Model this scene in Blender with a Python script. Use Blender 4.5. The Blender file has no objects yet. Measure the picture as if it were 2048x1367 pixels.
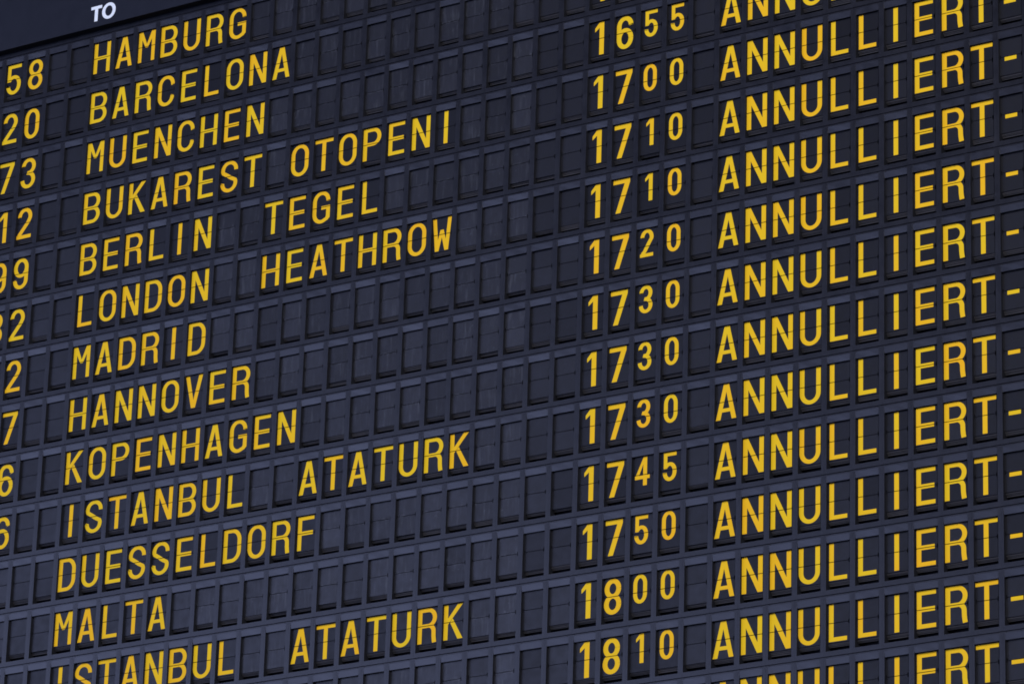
import bpy, math, random
from mathutils import Matrix, Vector

random.seed(11)
sc = bpy.context.scene
COL = sc.collection
U = 0.05            # one cell pitch of the display, in metres
Z0 = 6.0            # height of the first row's lower edge above the hall floor

def W(x, y, z=0.0):
    """board coordinates (cells to the right, cells down, cells into the board) -> metres"""
    return Vector((x * U, z * U, Z0 - y * U))

# ------------------------------------------------------------------ camera
R = ((0.8422083931240667, -0.02910964097766988, 0.538365722677),
     (-0.16445540151460936, 0.9370847655880806, 0.30793921967719634),
     (-0.5134583171631812, -0.3478861464687594, 0.7844334169520513))
CAM = (90.30361104, 61.90081198, -109.93162746)
FPX = 8615.384882
def axis(v): return Vector((v[0], v[2], -v[1]))
ax, ay, az = axis(R[0]), -axis(R[1]), -axis(R[2])
cd = bpy.data.cameras.new("camera"); cam = bpy.data.objects.new("camera", cd); COL.objects.link(cam)
M = Matrix((ax, ay, az)).transposed().to_4x4(); M.translation = W(*CAM)
cam.matrix_world = M
cd.sensor_width = 36.0; cd.lens = FPX / 2048 * 36.0
cd.clip_start = 0.1; cd.clip_end = 500
sc.camera = cam

def project(x, y, z=0.0):
    d = (x - CAM[0], y - CAM[1], z - CAM[2])
    c = [sum(R[i][k] * d[k] for k in range(3)) for i in range(3)]
    return 1024 + FPX * c[0] / c[2], 683.5 + FPX * c[1] / c[2]

# ------------------------------------------------------------------ world, lamps, exposure
sc.view_settings.view_transform = 'Standard'; sc.view_settings.look = 'None'
sc.cycles.filter_width = 1.75
sc.view_settings.exposure = 0.0; sc.view_settings.gamma = 1.0
wd = bpy.data.worlds.new("World"); sc.world = wd; wd.use_nodes = True
bg = wd.node_tree.nodes['Background']
bg.inputs[0].default_value = (0.50, 0.54, 0.80, 1); bg.inputs[1].default_value = 0.07

def area(name, direction, dist, sx, sy, power, color):
    l = bpy.data.lights.new(name, 'AREA'); l.shape = 'RECTANGLE'; l.size = sx; l.size_y = sy
    l.energy = power; l.color = color
    o = bpy.data.objects.new(name, l); COL.objects.link(o)
    c = W(17, 13); d = Vector(direction)
    o.location = c + d.normalized() * dist
    o.rotation_euler = (-d).to_track_quat('-Z', 'Y').to_euler()
    return o
# big soft hall light, high in front of the board
area("hall_light", (0.60, -1.0, 0.50), 13.0, 5.5, 5.5, 1930, (1.0, 0.955, 0.90))
# window wall across the hall, to the left: what the satin black plastic mirrors
area("window_light", (-0.90, -1.0, 0.02), 10.0, 8.0, 5.0, 440, (0.475, 0.555, 0.96))

# ------------------------------------------------------------------ materials
def mat(name):
    m = bpy.data.materials.new(name); m.use_nodes = True
    nt = m.node_tree; return m, nt, nt.nodes['Principled BSDF']

def noise(nt, scale, detail=3.0, rough=0.6, vec=None, out='Fac'):
    n = nt.nodes.new('ShaderNodeTexNoise'); n.inputs['Scale'].default_value = scale
    n.inputs['Detail'].default_value = detail; n.inputs['Roughness'].default_value = rough
    if vec is not None: nt.links.new(vec, n.inputs['Vector'])
    return n.outputs[out]

def ramp(nt, src, a, b, ca, cb):
    r = nt.nodes.new('ShaderNodeValToRGB')
    r.color_ramp.elements[0].position = a; r.color_ramp.elements[1].position = b
    r.color_ramp.elements[0].color = (*ca, 1); r.color_ramp.elements[1].color = (*cb, 1)
    nt.links.new(src, r.inputs[0]); return r.outputs[0]

def geo(nt):
    return nt.nodes.new('ShaderNodeNewGeometry').outputs['Position']

def scaled(nt, vec, s, add=None):
    mp = nt.nodes.new('ShaderNodeMapping'); mp.inputs['Scale'].default_value = s
    nt.links.new(vec, mp.inputs['Vector'])
    if add is not None: nt.links.new(add, mp.inputs['Location'])
    return mp.outputs[0]

def mathn(nt, op, a, b):
    n = nt.nodes.new('ShaderNodeMath'); n.operation = op
    for i, v in enumerate((a, b)):
        if isinstance(v, (int, float)): n.inputs[i].default_value = v
        else: nt.links.new(v, n.inputs[i])
    return n.outputs[0]

def mixc(nt, f, a, b, mode='MIX'):
    n = nt.nodes.new('ShaderNodeMix'); n.data_type = 'RGBA'; n.blend_type = mode
    for i, v in ((0, f), (6, a), (7, b)):
        if isinstance(v, (int, float)): n.inputs[i].default_value = v
        elif isinstance(v, tuple): n.inputs[i].default_value = (*v, 1)
        else: nt.links.new(v, n.inputs[i])
    return n.outputs[2]

def plastic(name, c0, c1, r0, r1, spec=0.5):
    m, nt, b = mat(name)
    p = geo(nt)
    n1 = noise(nt, 55.0, 4.0, 0.65, p)
    n2 = noise(nt, 9.0, 2.0, 0.5, p)
    base = ramp(nt, n1, 0.3, 0.72, c0, c1)
    nt.links.new(base, b.inputs['Base Color'])
    rr = nt.nodes.new('ShaderNodeMapRange'); nt.links.new(mathn(nt, 'ADD', mathn(nt, 'MULTIPLY', n1, 0.5), mathn(nt, 'MULTIPLY', n2, 0.5)), rr.inputs[0])
    rr.inputs[1].default_value = 0.35; rr.inputs[2].default_value = 0.65
    rr.inputs[3].default_value = r0; rr.inputs[4].default_value = r1
    nt.links.new(rr.outputs[0], b.inputs['Roughness'])
    b.inputs['Specular IOR Level'].default_value = spec
    bp = nt.nodes.new('ShaderNodeBump'); bp.inputs['Strength'].default_value = 0.12; bp.inputs['Distance'].default_value = 0.0004
    nt.links.new(noise(nt, 900.0, 2.0, 0.5, p), bp.inputs['Height']); nt.links.new(bp.outputs[0], b.inputs['Normal'])
    return m

M_PLATE = plastic("satin_black_plastic", (0.0042, 0.0050, 0.0098), (0.0078, 0.0088, 0.0165), 0.30, 0.38)
M_LIP = plastic("lip_plastic", (0.0065, 0.0077, 0.0150), (0.0115, 0.0132, 0.0240), 0.29, 0.38)
M_INNER = plastic("recess_black", (0.0055, 0.0064, 0.0115), (0.009, 0.0102, 0.0175), 0.7, 0.8, 0.2)
M_STACK = plastic("flap_edge_black", (0.019, 0.020, 0.029), (0.029, 0.029, 0.039), 0.6, 0.7, 0.25)
M_HEAD = plastic("header_plastic", (0.0070, 0.0088, 0.018), (0.0085, 0.0104, 0.021), 0.36, 0.40, 0.35)
M_SCREW = plastic("screw_black", (0.002, 0.002, 0.003), (0.004, 0.004, 0.005), 0.6, 0.7, 0.2)

def flap_material():
    m, nt, b = mat("flap_vinyl")
    oi = nt.nodes.new('ShaderNodeObjectInfo')
    tc = nt.nodes.new('ShaderNodeTexCoord')
    cx = nt.nodes.new('ShaderNodeCombineXYZ')
    nt.links.new(mathn(nt, 'MULTIPLY', oi.outputs['Random'], 37.0), cx.inputs[0])
    nt.links.new(mathn(nt, 'MULTIPLY', oi.outputs['Random'], 91.0), cx.inputs[2])
    base = scaled(nt, tc.outputs['Object'], (1 / U, 1 / U, 1 / U), cx.outputs[0])
    streak = scaled(nt, tc.outputs['Object'], (9 / U, 1 / U, 1.1 / U), cx.outputs[0])
    smudge = noise(nt, 3.2, 4.0, 0.62, base)
    st = noise(nt, 1.0, 3.0, 0.6, streak)
    spots = noise(nt, 7.0, 2.0, 0.5, base)
    sep = nt.nodes.new('ShaderNodeSeparateColor'); nt.links.new(oi.outputs['Color'], sep.inputs[0])
    tone, wear_glint = sep.outputs[0], sep.outputs[1]
    col = ramp(nt, smudge, 0.32, 0.72, (0.0042, 0.0050, 0.0100), (0.0095, 0.0106, 0.0190))
    dirt = ramp(nt, st, 0.52, 0.80, (0, 0, 0), (1, 1, 1))
    spot = ramp(nt, spots, 0.66, 0.76, (0, 0, 0), (1, 1, 1))
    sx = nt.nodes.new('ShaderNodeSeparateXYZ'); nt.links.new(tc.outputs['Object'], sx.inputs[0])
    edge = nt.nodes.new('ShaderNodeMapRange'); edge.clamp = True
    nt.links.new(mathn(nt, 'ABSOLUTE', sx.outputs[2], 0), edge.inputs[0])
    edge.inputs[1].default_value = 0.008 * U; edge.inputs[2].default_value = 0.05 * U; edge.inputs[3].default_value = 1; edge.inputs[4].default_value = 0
    hinge_glint = ramp(nt, noise(nt, 5.5, 2.0, 0.6, base), 0.50, 0.62, (0, 0, 0), (1, 1, 1))
    hinge_glint = mathn(nt, 'MULTIPLY', edge.outputs[0], hinge_glint)  # edge highlight painted as a lighter band along the hinge, broken by noise
    spot = mathn(nt, 'ADD', spot, mathn(nt, 'MULTIPLY', hinge_glint, 1.3))  # worn spots plus the painted hinge highlight
    d2 = mathn(nt, 'MULTIPLY', mathn(nt, 'ADD', mathn(nt, 'MULTIPLY', dirt, 0.42), mathn(nt, 'MULTIPLY', spot, 0.40)), wear_glint)
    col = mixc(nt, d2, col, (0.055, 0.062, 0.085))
    tcol = nt.nodes.new('ShaderNodeCombineColor')
    for i in range(3): nt.links.new(tone, tcol.inputs[i])
    col = mixc(nt, 1.0, col, tcol.outputs[0], 'MULTIPLY')
    nt.links.new(col, b.inputs['Base Color'])
    rr = nt.nodes.new('ShaderNodeMapRange'); nt.links.new(smudge, rr.inputs[0])
    rr.inputs[1].default_value = 0.3; rr.inputs[2].default_value = 0.7
    rr.inputs[3].default_value = 0.48; rr.inputs[4].default_value = 0.36
    nt.links.new(rr.outputs[0], b.inputs['Roughness'])
    nt.links.new(mathn(nt, 'MULTIPLY', tone, 0.42), b.inputs['Specular IOR Level'])
    return m
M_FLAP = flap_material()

def ink_material():
    m, nt, b = mat("yellow_print")
    oi = nt.nodes.new('ShaderNodeObjectInfo')
    p = geo(nt)
    big = noise(nt, 16.0, 2.0, 0.5, p)
    fine = noise(nt, 120.0, 3.0, 0.6, p)
    f = mathn(nt, 'ADD', mathn(nt, 'MULTIPLY', big, 0.75), mathn(nt, 'MULTIPLY', oi.outputs['Random'], 0.28))
    col = ramp(nt, f, 0.38, 0.80, (0.68, 0.465, 0.013), (0.755, 0.395, 0.012))
    col = mixc(nt, mathn(nt, 'MULTIPLY', fine, 0.35), col, (0.54, 0.38, 0.02))
    nt.links.new(col, b.inputs['Base Color'])
    b.inputs['Roughness'].default_value = 0.6
    b.inputs['Specular IOR Level'].default_value = 0.10
    return m
M_INK = ink_material()
m, nt, b = mat("white_print")
nt.links.new(ramp(nt, noise(nt, 200, 2, .5, geo(nt)), .3, .7, (0.60, 0.68, 0.84), (0.68, 0.75, 0.90)), b.inputs['Base Color'])
b.inputs['Roughness'].default_value = 0.6
M_WHITE = m

# ------------------------------------------------------------------ mesh building (board coordinates, local)
class MB:
    def __init__(s): s.v = []; s.f = []; s.m = []
    def poly(s, pts, mi=0):
        n = len(s.v); s.v += [(p[0] * U, p[2] * U, -p[1] * U) for p in pts]
        s.f.append(tuple(range(n, n + len(pts)))); s.m.append(mi)
    def rect(s, x0, y0, x1, y1, z, mi=0):
        s.poly([(x0, y0, z), (x0, y1, z), (x1, y1, z), (x1, y0, z)], mi)
    def box(s, x0, y0, z0, x1, y1, z1, mi=0):
        a = [(x0, y0), (x0, y1), (x1, y1), (x1, y0)]
        s.poly([(x, y, z0) for x, y in a], mi); s.poly([(x, y, z1) for x, y in reversed(a)], mi)
        for i in range(4):
            p, q = a[i], a[(i + 1) % 4]
            s.poly([(p[0], p[1], z0), (p[0], p[1], z1), (q[0], q[1], z1), (q[0], q[1], z0)], mi)
    def prism(s, outline, z0, z1, mi=0):
        s.poly([(x, y, z0) for x, y in outline], mi)
        n = len(outline)
        for i in range(n):
            p, q = outline[i], outline[(i + 1) % n]
            s.poly([(p[0], p[1], z0), (p[0], p[1], z1), (q[0], q[1], z1), (q[0], q[1], z0)], mi)
    def mesh(s, name, mats):
        me = bpy.data.meshes.new(name); me.from_pydata(s.v, [], s.f)
        for m in mats: me.materials.append(m)
        me.polygons.foreach_set('material_index', s.m)
        me.update(); return me

def obj(name, me, parent=None, loc=(0, 0, 0), world=False):
    o = bpy.data.objects.new(name, me); COL.objects.link(o)
    if parent: o.parent = parent
    o.location = loc
    return o

PITCH = 1.934957       # row pitch in cells
OH, OW = 1.5018, 0.815 # opening
CX0, CX1 = -0.0685, 0.9295
JOINT = 0.16
CY0, CY1 = -OH - (PITCH - OH - JOINT) + 0.016, JOINT
REC = 0.10             # how far the flaps lie behind the front plate
HINGE = -OH + 0.6055
GX = 0.368             # centre of the print

def cell_mesh(k):
    """front frame of one module: plate with its opening, tilted lip, inner walls, stack of flap edges; local origin = lower left corner of the opening"""
    b = MB(); r = random.Random(k)
    e = 0.005; ex = 0.0008 # chamfers
    # plate front (0), edges chamfered outwards
    b.rect(CX0 + ex, 0, CX1 - ex, CY1 - e, 0)                                     # lower rail
    b.rect(CX0 + ex, CY0 + e, CX1 - ex, -OH - 0.205, 0)                           # upper rail
    b.rect(CX0 + ex, -OH - 0.205, 0.0, 0, 0)                                     # left pillar half
    b.rect(OW, -OH - 0.205, CX1 - ex, 0, 0)                                      # right pillar half
    for (p, q) in (((CX0 + ex, CY0 + e, CX1 - ex, CY0 + e), (CX0, CY0, CX1, CY0)), ((CX1 - ex, CY0 + e, CX1 - ex, CY1 - e), (CX1, CY0, CX1, CY1)),
                   ((CX1 - ex, CY1 - e, CX0 + ex, CY1 - e), (CX1, CY1, CX0, CY1)), ((CX0 + ex, CY1 - e, CX0 + ex, CY0 + e), (CX0, CY1, CX0, CY0))):
        b.poly([(p[0], p[1], 0), (p[2], p[3], 0), (q[2], q[3], e), (q[0], q[1], e)])
        b.poly([(q[0], q[1], e), (q[2], q[3], e), (q[2], q[3], 0.06), (q[0], q[1], 0.06)], 2)
    # lip above the opening: sinks inwards towards its lower edge
    o = -r.uniform(0.009, 0.021); tw = r.uniform(-0.006, 0.006); xl, xr = 0.0, OW - 0.012
    t, u = -OH - 0.205, -OH
    xm = OW * 0.5; b.poly([(xl, t, 0), (xl, u, -o), (xm, u, -o + tw), (xm, t, 0)], 1); b.poly([(xm, t, 0), (xm, u, -o + tw), (xr, u, -o), (xr, t, 0)], 1)
    b.poly([(xl, t, 0), (xl, u, -o), (xl, u, 0)], 0); b.poly([(xr, t, 0), (xr, u, 0), (xr, u, -o)], 0)
    b.poly([(xl, u, -o), (xl, u, 0.06), (xr, u, 0.06), (xr, u, -o)], 2)
    b.rect(xr, t, OW, u, 0)
    # opening walls
    D = 0.34
    b.poly([(0, -OH, 0), (0, 0, 0), (0, 0, D), (0, -OH, D)], 2)
    b.poly([(OW, -OH, 0), (OW, -OH, D), (OW, 0, D), (OW, 0, 0)], 2)
    b.poly([(0, 0, 0), (OW, 0, 0), (OW, 0, D), (0, 0, D)], 2)
    b.poly([(0, -OH, 0.05), (0, -OH, D), (OW, -OH, D), (OW, -OH, 0.05)], 2)
    b.rect(0, -OH, OW, 0, D, 2)
    # edges of the waiting flaps under the one that shows
    y = HINGE + 0.645; z = REC + 0.035
    for i in range(3):
        b.box(0.012 + 0.004 * i, y - 0.1, z, 0.742, y + r.uniform(0.018, 0.03), z + 0.008, 3)
        y += r.uniform(0.028, 0.045); z += r.uniform(0.022, 0.032)
    # screw heads in the upper rail
    for sx in (0.055 + r.uniform(-.006, .006), 0.772 + r.uniform(-.006, .006)):
        sy = -OH - 0.228; rad = 0.0125
        b.poly([(sx + rad * math.cos(-a), sy + rad * math.sin(-a), -0.002) for a in [i * math.pi / 4 for i in range(8)]], 4)
    # small cast nubs beside the screw
    b.box(-0.012, -OH - 0.236, -0.008, 0.018, -OH - 0.2065, 0.001, 1)
    return b.mesh("character_cell", [M_PLATE, M_LIP, M_INNER, M_STACK, M_SCREW])

FX0, FX1 = 0.002, 0.752
def upper_mesh():
    b = MB(); y1 = -0.010; n = 0.03
    b.prism([(FX0, -0.66), (FX0, y1 - 0.06), (FX0 + n, y1 - 0.06), (FX0 + n, y1), (FX1 - n, y1), (FX1 - n, y1 - 0.06), (FX1, y1 - 0.06), (FX1, -0.66)], 0, 0.008)
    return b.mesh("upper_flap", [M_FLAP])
def lower_mesh(hh):
    b = MB(); y0 = 0.010; n = 0.03
    b.prism([(FX0 + n, y0), (FX0 + n, y0 + 0.06), (FX0, y0 + 0.06), (FX0, hh - .012), (FX0 + .012, hh), (FX1 - .012, hh), (FX1, hh - .012), (FX1, y0 + 0.06), (FX1 - n, y0 + 0.06), (FX1 - n, y0)], 0, 0.008)
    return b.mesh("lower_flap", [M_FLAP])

# ------------------------------------------------------------------ lettering
def arc(cx, cy, rx, ry, a0, a1, n=14):
    return [(cx + rx * math.cos(math.radians(a0 + (a1 - a0) * i / n)), cy + ry * math.sin(math.radians(a0 + (a1 - a0) * i / n))) for i in range(n + 1)]

class Glyph:
    """strokes in a box w x h (y down), pen vs wide on verticals and hs on horizontals"""
    def __init__(s, w, h, vs, hs): s.w, s.h, s.vs, s.hs = w, h, vs, hs; s.polys = []
    def quad(s, *p): s.polys.append([list(p)])
    def bar(s, x0, y0, x1, y1): s.quad((x0, y0), (x0, y1), (x1, y1), (x1, y0))
    def path(s, pts):
        k = s.hs / s.vs; q = [(x * k, y) for x, y in pts]; n = len(q); L = []; Rr = []
        for i in range(n):
            a = q[max(i - 1, 0)]; c = q[min(i + 1, n - 1)]
            dx, dy = c[0] - a[0], c[1] - a[1]; l = math.hypot(dx, dy) or 1
            nx, ny = -dy / l * s.hs / 2, dx / l * s.hs / 2
            L.append(((q[i][0] + nx) / k, q[i][1] + ny)); Rr.append(((q[i][0] - nx) / k, q[i][1] - ny))
        s.polys.append([[L[i], L[i + 1], Rr[i + 1], Rr[i]] for i in range(n - 1)])

def draw(ch, w, h, vs, hs):
    g = Glyph(w, h, vs, hs); c = w / 2
    l, r, t, b = vs / 2, w - vs / 2, hs / 2, h - hs / 2
    m = 0.575 * h / 1.167
    def stem(x=0): g.bar(x, 0, x + vs, h)
    if ch == 'H': stem(); stem(w - vs); g.bar(vs, m - hs / 2 + .01, w - vs, m + hs / 2 + .01)
    elif ch == 'A':
        g.quad((c - .095, 0), (0, h), (vs * 1.03, h), (c + .055, 0)); g.quad((c - .055, 0), (w - vs * 1.03, h), (w, h), (c + .095, 0))
        y0, y1 = .685 * h, .685 * h + hs * .93; k = (c - .02) / h
        g.bar(c - k * y1 + .10, y0, c + k * y1 - .10, y1)
    elif ch == 'N': stem(); stem(w - vs); g.quad((0, 0), (w - vs * 1.08, h), (w, h), (vs * 1.08, 0))
    elif ch == 'M':
        v = vs * .94; g.bar(0, 0, v, h); g.bar(w - v, 0, w, h)
        g.quad((0, 0), (c - .055, .53 * h), (c + .055, .53 * h), (v * 1.12, 0)); g.quad((w - v * 1.12, 0), (c - .055, .53 * h), (c + .055, .53 * h), (w, 0))
    elif ch == 'W':
        v = vs * .92
        g.quad((-.01, 0), (.10, h), (.10 + v, h), (-.01 + v, 0)); g.quad((w + .01 - v, 0), (w - .10 - v, h), (w - .10, h), (w + .01, 0))
        g.quad((c - .065, .36 * h), (.11, h), (.10 + v, h), (c + .065, .36 * h)); g.quad((c - .065, .36 * h), (w - .10 - v, h), (w - .11, h), (c + .065, .36 * h))
    elif ch == 'V':
        g.quad((0, 0), (c - .085, h), (c + .065, h), (vs * 1.03, 0)); g.quad((w - vs * 1.03, 0), (c - .065, h), (c + .085, h), (w, 0))
    elif ch == 'K':
        stem(); g.quad((w - .20, 0), (vs, .44 * h - .06), (vs, .58 * h - .02), (w - .005, 0))
        g.quad((.235, .50 * h), (w - .185, h), (w + .01, h), (.335, .40 * h))
    elif ch == 'T': g.bar(-.015, 0, w + .015, hs); g.bar(c - vs / 2, hs, c + vs / 2, h)
    elif ch == 'I': g.bar(c - vs / 2, 0, c + vs / 2, h)
    elif ch == 'L': o = .055; g.bar(o, 0, o + vs, h); g.bar(o + vs, h - hs, o + .62, h)
    elif ch in 'EF':
        o = .04; g.bar(o, 0, o + vs, h); g.bar(o + vs, 0, o + .645, hs); g.bar(o + vs, m - hs / 2, o + .61, m + hs / 2 + .012)
        if ch == 'E': g.bar(o + vs, h - hs, o + .645, h)
    elif ch in 'BPRD':
        stem()
        if ch == 'D':
            rx = .30; ry = .34
            g.path([(vs, t), (r - rx, t)] + arc(r - rx, t + ry, rx, ry, -90, 0, 12) + arc(r - rx, b - ry, rx, ry, 0, 90, 12) + [(vs, b)])
        else:
            mm = m + .012; rr = r - (.015 if ch == 'B' else 0); rx = .25; ry = (mm - t) / 2
            g.path([(vs, t), (rr - rx, t)] + arc(rr - rx, t + ry, rx, ry, -90, 90, 18) + [(vs, mm)])
            if ch == 'B':
                ry = (b - mm) / 2; g.path([(vs, mm), (r - rx, mm)] + arc(r - rx, mm + ry, rx, ry, -90, 90, 18) + [(vs, b)])
            if ch == 'R':
                x = r - .035; g.path([(c - .10, mm), (x - .20, mm)] + arc(x - .20, mm + .20, .20, .20, -90, 0, 10) + [(x + .005, h - .22), (x + .018, h - .1), (x + .035, h)])
    elif ch in 'O0':
        rx = (r - l) / 2; ry = .31 * h / 1.167
        P = arc(c, t + ry, rx, ry, 180, 360, 24) + arc(c, b - ry, rx, ry, 0, 180, 24); P.append(P[0]); g.path(P)
    elif ch == 'U':
        rx = (r - l) / 2; ry = .30; g.path([(l, 0), (l, b - ry - .02)] + arc(c, b - ry, rx, ry, 180, 0, 24) + [(r, b - ry - .02), (r, 0)])
    elif ch == 'C':
        rx = (r - l) / 2 - .005; ry = .30
        g.path([(r, .37), (r, t + ry + .01)] + arc(c, t + ry, rx, ry, 0, -180, 24) + arc(c, b - ry, rx, ry, 180, 0, 24) + [(r, b - ry - .01), (r, h - .37)])
    elif ch == 'G':
        rx = (r - l) / 2 - .005; ry = .30
        g.path([(r, .35), (r, t + ry + .01)] + arc(c, t + ry, rx, ry, 0, -180, 24) + arc(c, b - ry, rx, ry, 180, 62, 16) + [(w - .10, h - .155)])
        g.quad((w - vs, m - .03), (w - vs, h - .23), (w, h - .17), (w, m - .03)); g.quad((w - vs, h - .25), (w - vs - .06, h - .11), (w - .08, h - .10), (w, h - .17))
        g.bar(c + .0, m - .03, w - vs, m - .03 + hs)
    elif ch == 'S':
        rx = (r - l) / 2 - .005; ry = .27
        g.path([(r, .36), (r, t + ry + .02)] + arc(c, t + ry, rx, ry, 0, -200, 22) + [(c - .08, m - .04), (c + .08, m + .07)] +
               [(p[0], p[1]) for p in arc(c, b - ry, rx, ry, -20, 180, 22)] + [(l, h - .33)])
    elif ch == '-': g.bar(.16, .592, .565, .592 + .13)
    elif ch == '1':
        x = c + .10; g.bar(x - vs / 2, 0, x + vs / 2, h); g.quad((x - vs / 2, 0), (x - vs / 2 - .155 * h / 1.167 * 1.1, .165 * h), (x - vs / 2 - .155 * h / 1.167 * 1.1, .28 * h), (x - vs / 2, .165 * h))
    elif ch == '2':
        rx = (r - l) / 2 - .005; ry = .29 * h
        g.path([(l + .005, .28 * h), (l + .005, t + .235 * h)] + arc(c, t + .235 * h, rx, .235 * h, 180, 372, 22) + [(r - .09, .48 * h), (l + .10, .80 * h), (l + .012, h - hs * .9)])
        g.bar(0, h - hs, w - .01, h)
    elif ch == '3':
        rx = (r - l) / 2 - .01; ra = .215 * h; rb = (b - .5 * h + .0) / 2 + .0
        g.path([(l + .01, .25 * h), (l + .01, t + ra)] + arc(c, t + ra, rx, ra, 180, 440, 26) + [(c - .02, .485 * h)])
        g.path([(c - .06, .485 * h)] + arc(c - .0, b - rb, rx + .01, rb, -80, 180, 26) + [(l, h - .26 * h)])
    elif ch == '4':
        x = r - .10 * w / .62; g.bar(x - vs / 2, 0, x + vs / 2, h); g.quad((x - vs / 2 + .01, 0), (-.02, .70 * h), (-.02 + vs * .9, .70 * h), (x - vs / 2 + .03, .18 * h)); g.bar(-.02, .645 * h, w + .02, .645 * h + hs)
    elif ch == '5':
        rx = (r - l) / 2; ry = .25 * h; yc = b - ry
        g.bar(.03, 0, w - .01, hs); g.bar(.03, 0, .03 + vs * .92, .56 * h)
        g.path([(l + .035, .53 * h)] + arc(c, yc - .03 * h, rx, ry, 215, 355, 18) + arc(c, yc, rx, ry, 0, 180, 20) + [(l, h - .26 * h)])
    elif ch in '69':
        rx = (r - l) / 2; ry = .255 * h
        P = arc(c, b - ry, rx, ry, 0, 360, 30)
        Q = [(l, b - ry), (l, t + ry)] + arc(c, t + .225 * h, rx, .225 * h, 180, 360, 20) + [(r - .005, .28 * h)]
        if ch == '9': P = [(w - x, h - y) for x, y in P]; Q = [(w - x, h - y) for x, y in Q]
        g.path(P); g.path(Q)
    elif ch == '7': g.bar(0, 0, w, hs * 1.02); g.quad((w - vs * 1.12, hs * .9), (.10 * w / .62, h), (.10 * w / .62 + vs * 1.04, h), (w, hs * .9))
    elif ch == '8':
        rx = (r - l) / 2; mm = .49 * h; ra = (mm - t) / 2; rb = (b - mm) / 2
        g.path(arc(c, t + ra, rx - .012, ra, 0, 360, 32)); g.path(arc(c, b - rb, rx, rb, 0, 360, 32))
    return g.polys

def clip(poly, y, keep_upper):
    out = []; n = len(poly)
    for i in range(n):
        p, q = poly[i], poly[(i + 1) % n]
        ip = (p[1] <= y) == keep_upper or p[1] == y; iq = (q[1] <= y) == keep_upper or q[1] == y
        if ip: out.append(p)
        if ip != iq:
            s = (y - p[1]) / (q[1] - p[1]); out.append((p[0] + s * (q[0] - p[0]), y))
    return out

def area2(p): return sum(p[i][0] * p[(i + 1) % len(p)][1] - p[(i + 1) % len(p)][0] * p[i][1] for i in range(len(p)))

GLYPHS = {}
def glyph_mesh(ch, style):
    key = (ch, style)
    if key in GLYPHS: return GLYPHS[key]
    w, h, vs, hs = {'letter': (.725, 1.167, .158, .127), 'remark': (.735, 1.167, .160, .131),
                    'number': (.655, 1.167, .165, .135), 'hour': (.63, 1.167, .176, .146), 'minute': (.50, .945, .142, .118)}[style]
    if ch == '-': h = 1.167
    gx = GX - {'number': 0.04, 'hour': 0.02, 'minute': 0.02}.get(style, 0.0)
    b = MB(); top = -0.5855; gap = 0.0115
    for k, stroke in enumerate(draw(ch, w, h, vs, hs)):
        z = -0.0015 - 0.0006 * k
        for q in stroke:
            q = [(x - w / 2 + gx, y + top) for x, y in q]
            if area2(q) < 0: pass
            else: q = q[::-1]
            for up in (True, False):
                c = clip(q, -gap if up else gap, up)
                if len(c) > 2 and abs(area2(c)) > 1e-6: b.poly([(x, y, z) for x, y in c])
    me = b.mesh("printed_character", [M_INK]); GLYPHS[key] = me
    return me

# ------------------------------------------------------------------ header panel
root = bpy.data.objects.new("header_panel", None); COL.objects.link(root); root.location = W(-0.0, -1.95)
root['label'] = "plain dark header panel with white word TO above the top display row"; root['category'] = "sign panel"
b = MB(); zf = -0.32
b.box(-9, -6.0, zf, 20, 0.0, 0.5)
b.poly([(-9, 0.002, zf + .004), (20, 0.002, zf + .004), (20, 0.002, .5), (-9, 0.002, .5)], 1)  # dark strip on the underside: shade of the gap put into the colour
g = MB(); g.box(-9, 0.008, 0.0, 20, 0.172, 0.3); obj("trim_strip", g.mesh("trim_strip", [M_PLATE]), root)
obj("panel", b.mesh("header_board", [M_HEAD, M_INNER]), root)
def white(name, polys, x, y):
    g = MB()
    for k, st in enumerate(polys):
        for q in st:
            q = [(px + x, py + y) for px, py in q]
            if area2(q) > 0: q = q[::-1]
            g.poly([(px, py, zf - 0.004 - .002 * k) for px, py in q])
    o = obj(name, g.mesh(name, [M_WHITE]), root); return o
g = Glyph(.50, .60, .15, .115); g.bar(0, 0, .49, .118); g.bar(.175, .118, .318, .60)
o = white("letter", g.polys, 0.06, -0.815); o['label'] = "white capital letter T"
g = Glyph(.62, .64, .14, .112); P = arc(.31, .32, .235, .26, 0, 360, 40); g.path(P)
o = white("letter", g.polys, 0.56, -0.835); o['label'] = "white capital letter O"

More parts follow.
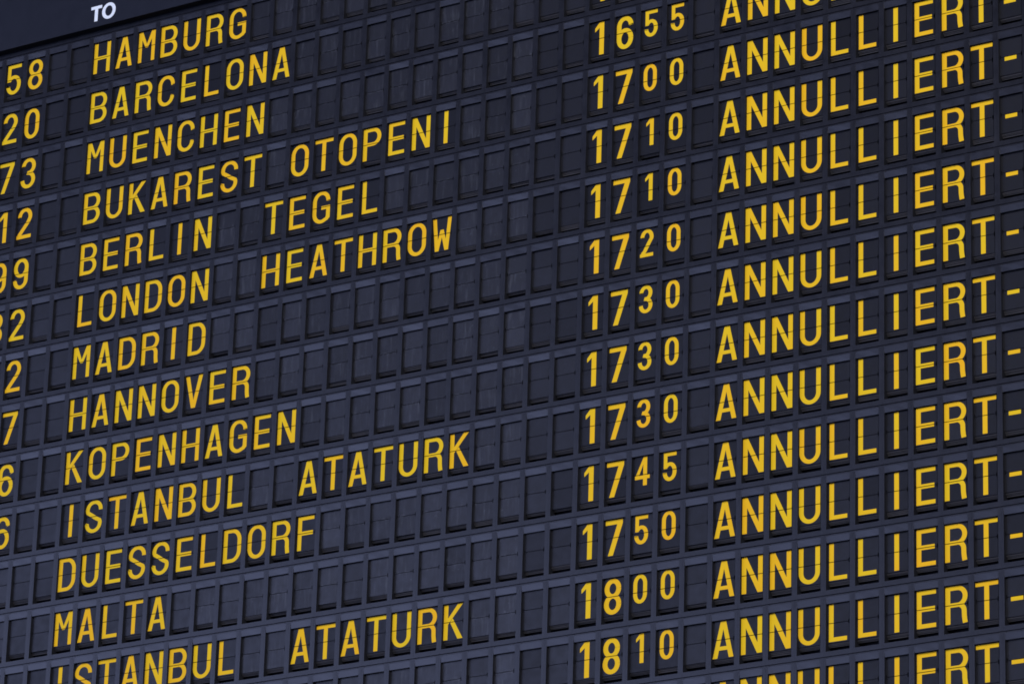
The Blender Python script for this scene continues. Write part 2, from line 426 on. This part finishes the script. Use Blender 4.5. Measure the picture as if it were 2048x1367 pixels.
# ------------------------------------------------------------------ the display rows
def line(num, city, time, remark="ANNULLIERT-"):
    s = {}
    for i, ch in enumerate(num): s[-2 - len(num) + i] = (ch, 'number')
    for i, ch in enumerate(city): s[i] = (ch, 'letter')
    for i, ch in enumerate(time): s[21 + i] = (ch, 'hour' if i < 2 else 'minute')
    for i, ch in enumerate(remark): s[26 + i] = (ch, 'remark')
    return {k: v for k, v in s.items() if v[0] != ' '}
ROWS = [
 (line("58", "HAMBURG", "    ", ""), "topmost display row, right under the header panel, reading 58 HAMBURG in yellow"),
 (line("20", "BARCELONA", "1   ", ""), "dark display row with yellow letters reading 20 BARCELONA, second below the header"),
 (line("73", "MUENCHEN", "1655"), "display row reading 73 MUENCHEN 16 55 and a cut-off ANNULLIERT in yellow"),
 (line("12", "BUKAREST OTOPENI", "1700"), "display row reading 12 BUKAREST OTOPENI 17 00 ANNULLIERT in yellow"),
 (line("99", "BERLIN  TEGEL", "1710"), "display row reading 99 BERLIN TEGEL 17 10 ANNULLIERT in yellow"),
 (line("32", "LONDON  HEATHROW", "1710"), "display row reading 32 LONDON HEATHROW 17 10 ANNULLIERT in yellow"),
 (line("2", "MADRID", "1720"), "display row reading MADRID 17 20 ANNULLIERT in yellow"),
 (line("7", "HANNOVER", "1730"), "display row reading 7 HANNOVER 17 30 ANNULLIERT in yellow"),
 (line("6", "KOPENHAGEN", "1730"), "display row reading 6 KOPENHAGEN 17 30 ANNULLIERT in yellow"),
 (line("6", "ISTANBUL  ATATURK", "1730"), "display row reading ISTANBUL ATATURK 17 30 ANNULLIERT in yellow"),
 (line("", "DUESSELDORF", "1745"), "display row reading DUESSELDORF 17 45 ANNULLIERT in yellow"),
 (line("", "MALTA", "1750"), "display row reading MALTA 17 50 ANNULLIERT in yellow"),
 (line("", "ISTANBUL  ATATURK", "1800"), "display row reading ISTANBUL ATATURK 18 00 ANNULLIERT, cut off at lower left"),
 (line("", "", "1810"), "display row along the bottom edge reading 18 10 ANNULLIERT in yellow"),
 (line("", "", "    "), "lowest display row, only the tops of ANNULLIERT in view"),
]
CELLS = [cell_mesh(k) for k in range(9)]
UPPER = upper_mesh()
LOWER = [lower_mesh(h) for h in (0.62, 0.635, 0.655)]
KIND = {'letter': 'letter', 'remark': 'letter', 'number': 'digit', 'hour': 'digit', 'minute': 'digit'}

def in_view(x0, y0, x1, y1, pad=6):
    P = [project(x, y) for x in (x0, x1) for y in (y0, y1)]
    xs = [p[0] for p in P]; ys = [p[1] for p in P]
    return max(xs) > -pad and min(xs) < 2048 + pad and max(ys) > -pad and min(ys) < 1367 + pad

rnd = random.Random(5)
for r, (text, label) in enumerate(ROWS):
    cols = [c for c in range(-12, 46) if in_view(c + CX0, r * PITCH + CY0, c + CX1, r * PITCH + CY1)]
    if not cols: continue
    c0, c1 = cols[0] - 1, cols[-1] + 1
    row = bpy.data.objects.new("flap_display_row", None); COL.objects.link(row)
    row.location = W(c0, r * PITCH)
    row['label'] = label; row['category'] = "display row"; row['group'] = "split-flap display rows stacked down the departure board"
    h = MB(); h.box(CX0, CY0 - .03, 0.345, c1 - c0 + CX1, CY1 + .01, 0.6)
    obj("housing", h.mesh("row_housing", [M_INNER]), row)
    row_tone = 1.0
    for c in range(c0, c1 + 1):
        ch, style = text.get(c, (None, None))
        if r == 14 and c >= 26 and c - 26 < 11: ch, style = "ANNULLIERT-"[c - 26], 'remark'
        cell = obj("character_cell", CELLS[rnd.randrange(len(CELLS))], row, ((c - c0) * U, 0, 0))
        time_block = 19 <= c <= 25 or c < 0
        worn = 0 if (time_block or ch) else 1
        tone = rnd.uniform(0.70, 0.88) if ch else (rnd.uniform(0.95, 1.25) if worn else rnd.uniform(0.82, 1.02))
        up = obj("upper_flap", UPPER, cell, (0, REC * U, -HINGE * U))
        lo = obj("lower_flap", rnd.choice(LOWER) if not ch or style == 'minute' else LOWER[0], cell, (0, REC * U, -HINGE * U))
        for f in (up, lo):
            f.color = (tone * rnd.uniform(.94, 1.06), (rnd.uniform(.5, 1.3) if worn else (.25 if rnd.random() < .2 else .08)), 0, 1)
        if not ch:
            up.rotation_euler.x = math.radians(rnd.uniform(-0.9, 0.9)); lo.rotation_euler.x = math.radians(rnd.uniform(-0.9, 0.9))
        if ch:
            g = obj("hyphen" if ch == '-' else KIND[style], glyph_mesh(ch, style), cell, (0, REC * U, -HINGE * U))
            cell['label'] = "cell showing a yellow hyphen" if ch == '-' else "cell showing the yellow %s %s" % (KIND[style], ch)
